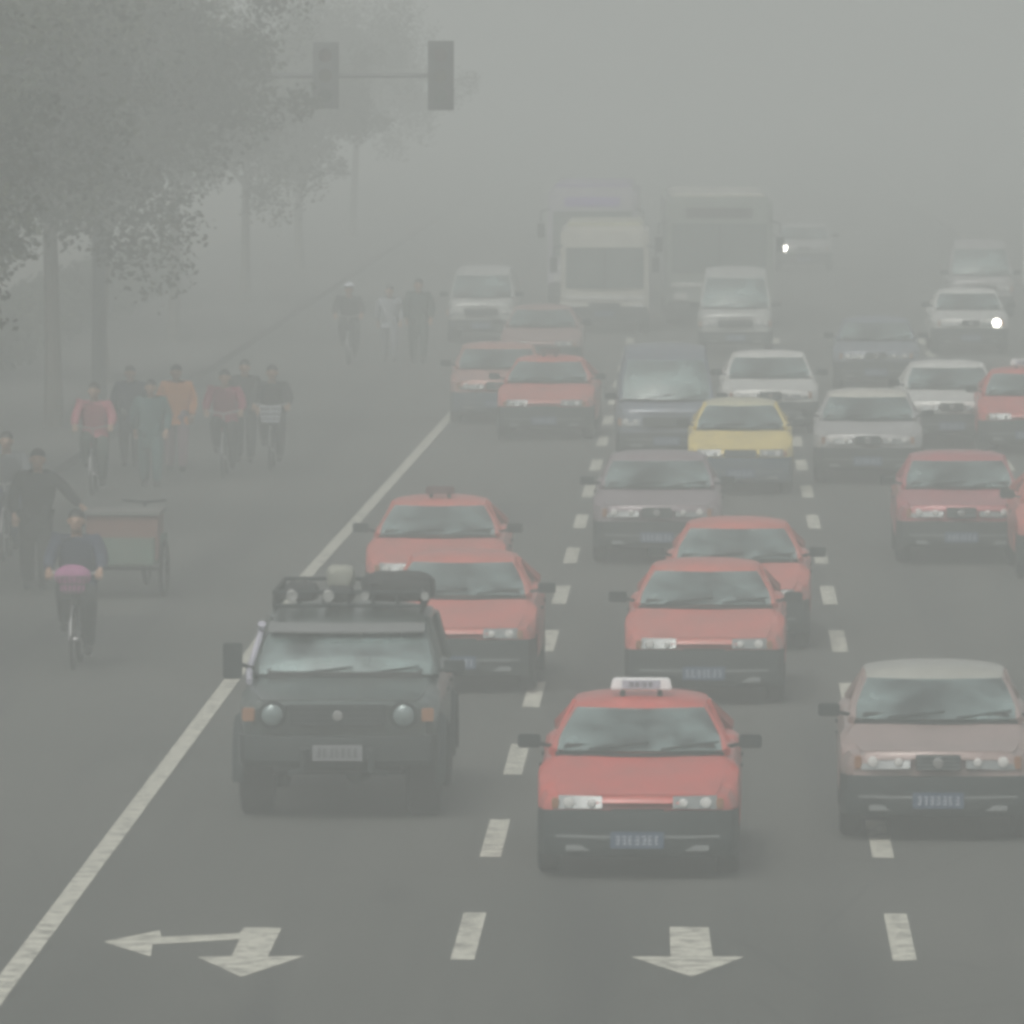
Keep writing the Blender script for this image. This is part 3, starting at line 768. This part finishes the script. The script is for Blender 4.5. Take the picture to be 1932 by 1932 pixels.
    for l_ in lg:
        sh = MB(); a0, a1 = Vector(l_[2]), Vector(l_[3]); z = a1.z
        sh.tube([Vector((a0.x, a0.y + .07, z)), Vector((a0.x, a0.y, z + .02)), Vector((a0.x, a1.y, z)), Vector((a0.x, a1.y - .06, z - .005))], [.036, .048, .044, .022], 8)
        sh.build('shoe', SHOE, root)
    root.scale = (k * (1.12 if pose != 'drive' else 1), k, k)
    tag(root, label, 'person', group)
    return root

BIKEM = M('bicycle_paint', (.03, .035, .04), .4, .3); STEEL = M('bicycle_steel', (.4, .4, .4), .35, .9)
def bicycle(label, loc, rz=0, basket=None):
    root = empty('bicycle', loc, rz)
    f = MB(); r_ = .33; FW, RW = -.56, .50
    bb = (0, .02, .28); seat = (0, .20, .84); ht = (0, -.36, .90); hb = (0, -.40, .72)
    for a_, b_ in ((bb, seat), (bb, hb), ((0, .17, .76), ht), (bb, (.05, RW, r_)), (bb, (-.05, RW, r_)), ((0, .19, .78), (.05, RW, r_)), ((0, .19, .78), (-.05, RW, r_)), (ht, hb)):
        f.tube([a_, b_], .016, 7)
    f.build('frame', BIKEM, root)
    fk = MB(); fk.tube([ht, hb, (.05, -.47, .5), (.05, FW, r_)], .013, 6); fk.tube([hb, (-.05, -.47, .5), (-.05, FW, r_)], .013, 6); fk.build('fork', BIKEM, root)
    h = MB(); h.tube([(-.29, -.30, 1.04), (-.24, -.38, 1.05), (0, -.40, 1.0), (.24, -.38, 1.05), (.29, -.30, 1.04)], .013, 7); h.tube([ht, (0, -.40, 1.0)], .014, 6); h.build('handlebar', STEEL, root)
    s_ = MB(); s_.ball((0, .24, .88), (.10, .12, .04)); s_.ball((0, .12, .88), (.04, .10, .03)); s_.build('saddle', BLACK, root)
    for y in (FW, RW):
        t = MB(); t.tube([(0, y + r_ * math.cos(2*math.pi*i/28), r_ + (r_-.004) * math.sin(2*math.pi*i/28)) for i in range(29)], .019, 6, caps=False); wo = t.build('wheel', RUBBER, root)
        sp = MB()
        for i in range(16):
            a_ = 2*math.pi*i/16; sp.tube([(0.02*(-1)**i, y, r_), (0, y + r_*.95*math.cos(a_), r_ + r_*.95*math.sin(a_))], .0025, 4)
        sp.tube([(-.05, y, r_), (.05, y, r_)], .02, 8); sp.build('spokes', STEEL, wo)
        g = MB(); g.tube([(0, y + .37*math.cos(R(a_)), r_ + .37*math.sin(R(a_))) for a_ in range(10, 171, 16)], .014, 5); g.build('mudguard', STEEL, root)
    p = MB(); p.tube([(.12, .0, .13), (.06, .0, .13), (.06, .02, .28), (-.06, .02, .28), (-.06, .0, .40), (-.12, .0, .40)], .009, 5)
    p.box((.12, 0, .115), (.09, .07, .02)); p.box((-.12, 0, .385), (.09, .07, .02)); p.build('pedals', STEEL, root)
    if basket:
        b = MB()
        for z, sx in ((.78, .13), (.86, .145), (.94, .155), (1.02, .165)):
            b.tube([(-sx, -.46, z), (sx, -.46, z), (sx, -.70, z), (-sx, -.70, z), (-sx, -.46, z)], .007, 4)
        for i in range(7):
            x = -1 + 2*i/6
            b.tube([(x*.13, -.70, .78), (x*.165, -.70, 1.02)], .005, 4); b.tube([(x*.13, -.46, .78), (x*.165, -.46, 1.02)], .005, 4)
        b.box((0, -.58, .785), (.25, .23, .01))
        b.build('basket', basket, root)
    tag(root, label, 'bicycle', 'bicycles in the cycle lane')
    return root
def cloth(n, c): return M(n, c, .85, var=.2, scale=12, bump=.15)
NAVY = cloth('navy_cloth', (.035, .045, .08)); DKG = cloth('dark_grey_cloth', (.03, .033, .034)); PINK = cloth('pink_cloth', (.38, .11, .14)); ORNG = cloth('orange_cloth', (.80, .33, .12))
TEAL = cloth('teal_grey_cloth', (.06, .12, .12)); MAUVE = cloth('mauve_cloth', (.36, .24, .28)); PALE = cloth('pale_cloth', (.55, .58, .62)); PURP = cloth('purple_pink_cloth', (.36, .13, .26)); DGR = cloth('dark_green_cloth', (.035, .055, .045))

def cyc(px, py, lp, lb, top, legs, h=1.68, basket=None, rz=0, **k):
    g = ground(px, py); g.y += .95
    bicycle(lb, g, rz, basket)
    return person(lp, 'cycle', top, legs, h, loc=g, rz=rz, **k)
p1 = cyc(133, 1268, 'cyclist in a navy jacket riding towards the camera, nearest person at lower left', 'bicycle under the cyclist in the navy jacket with pink bag', NAVY, DKG, 1.70, basket=BLACK)
g = ground(133, 1268)
bg_ = MB(); bg_.ball((g.x, g.y + .95 - .585, 1.02), (.21, .12, .13), 14, 10); bg_.box((g.x, g.y + .95 - .585, .93), (.26, .18, .18)); tag(bg_.build('bag', PURP, None, bevel=.02), 'purple-pink bag carried in the front basket of the nearest bicycle', 'bag')
g2 = ground(68, 1112)
person('tall person in a long dark coat walking beside the brown cargo tricycle', 'push', DKG, DKG, 1.75, coat=True, loc=g2)
# cargo tricycle
def tricycle(loc, rz):
    root = empty('cargo_tricycle', loc, rz)
    b = MB(); b.box((0, -.45, .44), (.92, 1.3, .05))
    for x in (-.46, .46): b.box((x, -.45, .60), (.03, 1.3, .32))
    for y in (-1.10, .20): b.box((0, y, .60), (.92, .03, .32))
    b.build('cargo_bed', M('weathered_green_paint', (.10, .17, .13), .7, dirt=.5), root)
    f = MB(); f.tube([(0, .2, .50), (0, .95, .35), (0, 1.0, .80)], .025); f.tube([(0, 1.0, .70), (0, 1.55, .85), (0, 1.6, 1.05)], .022); f.tube([(0, 1.55, .85), (.05, 1.75, .33)], .018); f.tube([(-.28, 1.5, 1.08), (0, 1.6, 1.05), (.28, 1.5, 1.08)], .014)
    f.tube([(-.5, -.45, .34), (.5, -.45, .34)], .025); f.tube([(-.3, -1., .5), (-.3, .2, .5)], .02); f.tube([(.3, -1., .5), (.3, .2, .5)], .02); f.build('frame', BIKEM, root)
    MB().ball((0, 1.0, .85), (.1, .13, .05)).build('saddle', BLACK, root)
    for x, y in ((-.52, -.45), (.52, -.45), (0, 1.75)):
        t = MB(); t.tube([(x, y + .33*math.cos(2*math.pi*i/24), .35 + .33*math.sin(2*math.pi*i/24)) for i in range(25)], .025, 6, caps=False)
        w_ = t.build('wheel', RUBBER, root); sp = MB()
        for i in range(12): a_ = 2*math.pi*i/12; sp.tube([(x, y, .35), (x, y + .32*math.cos(a_), .35 + .32*math.sin(a_))], .004, 4)
        sp.build('spokes', STEEL, w_)
    tag(root, 'green cargo tricycle carrying a large brown box behind the nearest cyclist', 'tricycle')
    return root
gt = ground(228, 1132)
tricycle((gt.x, gt.y + 1.2, 0), R(-4))
bx = MB(); bx.box((gt.x, gt.y + .75, .47 + .275), (.88, 1.1, .55))
o = bx.build('cargo_box', M('brown_cardboard', (.22, .11, .09), .9, var=.2, dirt=.3), None, bevel=.012); tag(o, 'large brown box on the bed of the green tricycle', 'box')
o = MB().box((gt.x, gt.y + .75, 1.05), (.94, 1.2, .05)).build('plank', cloth('grey_board', (.17, .17, .16)), None, bevel=.008); tag(o, 'pale board lying on top of the brown box on the tricycle', 'board')
cyc(170, 938, 'cyclist in a pink jacket and dark trousers just beyond the brown cargo tricycle', 'bicycle of the cyclist in pink beyond the cargo tricycle', PINK, DGR, 1.66)
g4 = ground(285, 918); person('person in a teal-grey coat at the left of the small group, beside the orange jacket', 'walk', TEAL, TEAL, 1.62, coat=True, loc=g4)
g5 = ground(333, 890); person('person in an orange jacket and mauve trousers in the middle of the small group', 'walk', ORNG, MAUVE, 1.68, loc=g5, seed=2)
cyc(418, 905, 'cyclist in a maroon-pink jacket with dark trousers right of the orange jacket', 'bicycle of the cyclist in the maroon-pink jacket', cloth('maroon_cloth', (.30, .06, .10)), DKG, 1.66)
cyc(508, 890, 'cyclist all in dark clothes with a white basket, rightmost of the small group', 'bicycle with a white front basket, rightmost of the small group', DKG, DKG, 1.64, basket=PALE)
person('person in dark clothes half hidden behind the cyclist in the maroon-pink jacket', 'walk', DKG, DKG, 1.64, loc=ground(462, 872), seed=4)
person('person in a dark blue coat walking at the far left of the small group', 'walk', NAVY, DKG, 1.6, coat=True, loc=ground(246, 880), seed=5)
cyc(655, 690, 'faint grey cyclist far up the cycle lane, left of two hazy figures', 'far hazy bicycle of the leftmost faint cyclist', DKG, DKG, 1.68, hat=PALE)
person('hazy person in pale clothes between the faint cyclist and the dark figure', 'walk', cloth('light_grey_cloth', (.26, .28, .30)), cloth('grey_trousers_cloth', (.20, .21, .23)), 1.6, loc=ground(735, 682))
person('hazy dark standing figure far up the cycle lane beside the solid line', 'walk', DGR, DGR, 1.75, coat=True, loc=ground(790, 684))
cyc(2, 1062, 'cyclist in grey cut off by the left edge of the picture', 'bicycle cut off by the left edge of the picture', cloth('grey_cloth', (.12, .13, .14)), NAVY, 1.66)
# drivers
for px_, py_, nm, cc, s_ in ((1207, 1640, 'the nearest red taxi with the white roof sign', PALE, 1.0), (645, 1530, 'the dark off-road car', DKG, 1.12), (1333, 1316, 'the red taxi behind the white-signed taxi', DKG, 1.0),
                       (868, 1295, 'the red taxi half hidden by the off-road car', PALE, 1.0), (1770, 1570, 'the beige-pink saloon', NAVY, 1.0)):
    g = ground(px_, py_)
    suvd = 'off-road' in nm and 'dark' in nm
    person('driver seen through the windshield of ' + nm, 'drive', cc, DKG, 1.70, group='drivers behind windshields', loc=(g.x + .36, g.y + (1.42 if not suvd else 1.7), -.16 if not suvd else .06))

# ------------------------------------------------------------------ trees
BARK = M('bark', (.13, .125, .11), .95, var=.3, scale=10, bump=.6)
def leafmat():
    m = bpy.data.materials.new('tree_leaves'); m.use_nodes = True
    n, l = m.node_tree.nodes, m.node_tree.links; b = n['Principled BSDF']
    tc = n.new('ShaderNodeTexCoord'); a_ = n.new('ShaderNodeTexNoise'); a_.inputs['Scale'].default_value = 1.2; l.new(tc.outputs['Object'], a_.inputs[0])
    cr = n.new('ShaderNodeValToRGB'); cr.color_ramp.elements[0].position = .35; cr.color_ramp.elements[0].color = (.03, .042, .028, 1)
    cr.color_ramp.elements[1].position = .7; cr.color_ramp.elements[1].color = (.075, .085, .05, 1)
    l.new(a_.outputs['Fac'], cr.inputs[0]); l.new(cr.outputs[0], b.inputs['Base Color']); b.inputs['Roughness'].default_value = .7
    return m
LEAF = leafmat()
def tree_proto(seed, rc=4.2, h=9.5, base=3.4, leaves=9000):
    r = random.Random(seed); root = empty('street_tree')
    t = MB(); tips = []
    lean = r.uniform(-.3, .3)
    t.tube([(0, 0, 0), (.05, .02, 1.2), (lean * .5, .1, base), (lean, .15, base + 1.6)], [.17, .13, .11, .08], 9)
    for k in range(11):
        a = k * 2.4 + r.uniform(-.3, .3); el = r.uniform(.15, 1.1); ln = rc * r.uniform(.65, 1.0) * (1.1 - .35 * el)
        z0 = base - .3 + 1.9 * k / 10
        p0 = Vector((lean * .6, .1, z0)); d = Vector((math.cos(a) * math.cos(el), math.sin(a) * math.cos(el), math.sin(el)))
        p1 = p0 + d * ln * .5 + Vector((0, 0, .1)); p2 = p0 + d * ln + Vector((0, 0, .25))
        t.tube([p0, p1, p2], [.075, .045, .015], 6); tips += [p1.lerp(p2, .4), p2]
        for q in range(3):
            e = p1.lerp(p2, q / 3) + Vector((r.uniform(-1, 1), r.uniform(-1, 1), r.uniform(-.5, .8))) * 1.0
            t.tube([p1.lerp(p2, q / 3), e], [.03, .008], 5); tips.append(e)
    t.build('trunk', BARK, root)
    cl = []
    for tp in tips:
        for q in range(3):
            cl.append((tp + Vector((r.gauss(0, .45), r.gauss(0, .45), r.gauss(0.1, .4))), r.uniform(.35, .85)))
    for q in range(30):
        a = r.uniform(0, 6.28); rr = rc * r.uniform(.2, .85)
        cl.append((Vector((rr * math.cos(a), rr * math.sin(a), r.uniform(base + 1.2, h - .5) - rr * .25)), r.uniform(.5, .95)))
    c = MB()
    for i in range(leaves):
        o_, s_ = cl[r.randrange(len(cl))]
        d = Vector((r.gauss(0, 1), r.gauss(0, 1), r.gauss(0, .8))).normalized() * s_ * r.uniform(.4, 1.05)
        p = o_ + d; sz = r.uniform(.035, .08)
        u = Vector((r.gauss(0, 1), r.gauss(0, 1), r.gauss(0, .6))).normalized(); v = u.cross(Vector((r.gauss(0, 1), r.gauss(0, 1), r.gauss(0, 1)))).normalized()
        b = len(c.v); c.v += [tuple(p - u*sz), tuple(p + v*sz*.6), tuple(p + u*sz), tuple(p - v*sz*.6)]; c.f.append((b, b+1, b+2, b+3))
    me = bpy.data.meshes.new('crown'); me.from_pydata(c.v, [], c.f); me.materials.append(LEAF)
    co = bpy.data.objects.new('crown', me); COL.objects.link(co); co.parent = root
    return root
protos = [tree_proto(s, leaves=42000) for s in (1, 2, 3)]
spots = [(-11.4, 92, 1.05, 'nearest dark tree overhanging the cycle lane from the left edge'),
         (-11.2, 103, 1.0, 'dark tree behind the nearest one, its low branches over the person in the long coat'),
         (-11.3, 116, 1.05, 'tree whose crown reaches over the pink-jacketed cyclist'),
         (-11.2, 130, 1.0, 'tree beyond the pink-jacketed cyclist, trunk left of the small group'),
         (-11.4, 146, 1.1, 'tree standing just behind the small group of people'),
         (-11.2, 165, 1.05, 'hazy tree beside the left traffic signal'),
         (-11.3, 188, 1.1, 'paler hazy tree beyond the traffic signals'),
         (-11.2, 215, 1.05, 'very faint tree left of the farthest pedestrians'),
         (-11.3, 246, 1.1, 'barely visible tree near the end of the tree row'),
         (-11.4, 285, 1.1, 'last visible ghostly tree of the row, fading into the haze')]
used = set()
for i, (x, y, s_, lb) in enumerate(spots):
    src = protos[i % 3]
    o = src if i < 3 else copy_tree(src)
    s_ *= (.86 if i > 4 else 1); o.location = (x - (.7 if i > 4 else 0), y, .1); o.rotation_euler = (0, 0, i * 1.9); o.scale = (s_, s_, s_)
    tag(o, lb, 'tree', 'street trees along the left pavement')
for i, (x, y) in enumerate(((-16.5, 118), (-16.8, 140), (-16.5, 165), (-16.7, 195))):
    o = copy_tree(protos[(i + 1) % 3]); o.location = (x, y, .05); o.rotation_euler = (0, 0, 4 + i * 2.3); o.scale = (1.05,) * 3
    tag(o, ('dim tree of the inner row, nearest at the left edge', 'dim tree of the inner row seen between the trunks above the cyclists', 'dim tree of the inner row behind the orange-jacketed person', 'dim farthest tree of the inner row')[i], 'tree', 'trees of the inner row')

# hedge behind the pavement
hg = MB(); r = random.Random(5)
for i in range(26000):
    p = Vector((-15.0 + r.gauss(0, .35), r.uniform(96, 230), r.uniform(.1, 1.35))); sz = r.uniform(.06, .12)
    u = Vector((r.gauss(0, 1), r.gauss(0, 1), r.gauss(0, 1))).normalized(); v = u.cross(Vector((r.gauss(0, 1), r.gauss(0, 1), r.gauss(0, 1)))).normalized()
    b = len(hg.v); hg.v += [tuple(p - u*sz), tuple(p + v*sz), tuple(p + u*sz), tuple(p - v*sz)]; hg.f.append((b, b+1, b+2, b+3))
me = bpy.data.meshes.new('hedge'); me.from_pydata(hg.v, [], hg.f); me.materials.append(LEAF); o = bpy.data.objects.new('hedge', me); COL.objects.link(o)
tag(o, 'long low dark hedge along the back of the left pavement', 'hedge')

# ------------------------------------------------------------------ traffic signals on a mast arm
POLEM = M('painted_steel_grey', (.14, .15, .15), .6, .2)
SIGM = M('signal_housing', (.03, .035, .035), .6)
SIGL = M('grey_signal_housing', (.10, .11, .11), .7)  # lighter grey housing, used on the left signal
ZS = 150.0
def wx(px, z=ZS): return (px - 1343) / FPX * z
mz = CAM_H - (142 - 69) / FPX * ZS
root = empty('signal_mast', (-10.9, ZS, .14))
p = MB(); p.tube([(0, 0, 0), (0, 0, mz + .35)], [.14, .09], 10); p.lathe([(0, .25), (.03, .25), (.04, .15)], 'z'); p.build('pole', POLEM, root)
p = MB(); p.tube([(0, 0, mz - .14), (wx(835) + 10.9, 0, mz - .14)], [.07, .035], 8); p.build('arm', POLEM, root)
tag(root, 'grey mast with a thin horizontal arm reaching out of the trees over the lane edge', 'signal mast')
for px_, hh, lb in ((832, 1.15, 'right traffic signal, hanging at the free end of the mast arm'), (615, 1.1, 'left traffic signal, hanging on the mast arm near the trees')):
    s = empty('traffic_signal', (wx(px_), ZS - .16, mz))
    HM = SIGM if px_ > 700 else SIGL
    b = MB().box((0, 0, 0), (.40, .22, hh)).build('housing', HM, s, bevel=.03)
    MB().box((0, .125, 0), (.46, .02, hh + .08)).build('backplate', HM, s, bevel=.004)
    for k, c in enumerate(((.07, .03, .03), (.07, .06, .03), (.03, .06, .045))):
        z = hh * .32 * (1 - k)
        MB().lathe([(0, .12), (-.02, .08), (-.028, 0)], 'y', (0, -.115, z), 18).build('lens', M('signal_lens', c, .25), s)
        P = []
        MB().sheet(lambda u, v: (.14 * math.cos(math.pi * (u * 1.2 - .1)), -.11 - .16 * v, z + .14 * math.sin(math.pi * (u * 1.2 - .1))), 12, 1, (0, 0, .006)).build('hood', SIGM, s)
    tag(s, lb, 'traffic signal', 'traffic signals on the mast arm')
# lamp post at right
s = empty('street_lamp', (8.65, 232, .16))
p = MB(); p.tube([(0, 0, 0), (0, 0, 8.2), (-.3, 0, 8.9), (-1.3, 0, 9.2)], [.12, .08, .06, .05], 10); p.build('pole', M('pale_pole_paint', (.8, .8, .78), .5), s)
MB().ball((-1.6, 0, 9.2), (.40, .15, .09)).build('lamp_head', M('lamp_head_paint', (.5, .5, .5), .4), s)
tag(s, 'faint pale street lamp post near the right edge, lost in the haze', 'street lamp')

# ------------------------------------------------------------------ haze
hz = MB().box((0, 480, 6.0), (820, 1060, 14.2)).build('haze', None) if False else None
me = bpy.data.meshes.new('haze'); bm = bmesh.new(); bmesh.ops.create_cube(bm, size=1); bm.to_mesh(me); bm.free()
hz = bpy.data.objects.new('haze', me); COL.objects.link(hz); hz.scale = (820, 1060, 13.6); hz.location = (0, 480, 5.8)
hz['kind'] = 'stuff'
m = bpy.data.materials.new('haze'); m.use_nodes = True; n = m.node_tree.nodes
n.remove(n['Principled BSDF'])
pv = n.new('ShaderNodeVolumePrincipled'); pv.inputs['Density'].default_value = .0083; pv.inputs['Color'].default_value = (.920, .965, .942, 1); pv.inputs['Anisotropy'].default_value = .2
m.node_tree.links.new(pv.outputs[0], n['Material Output'].inputs['Volume'])
me.materials.append(m)
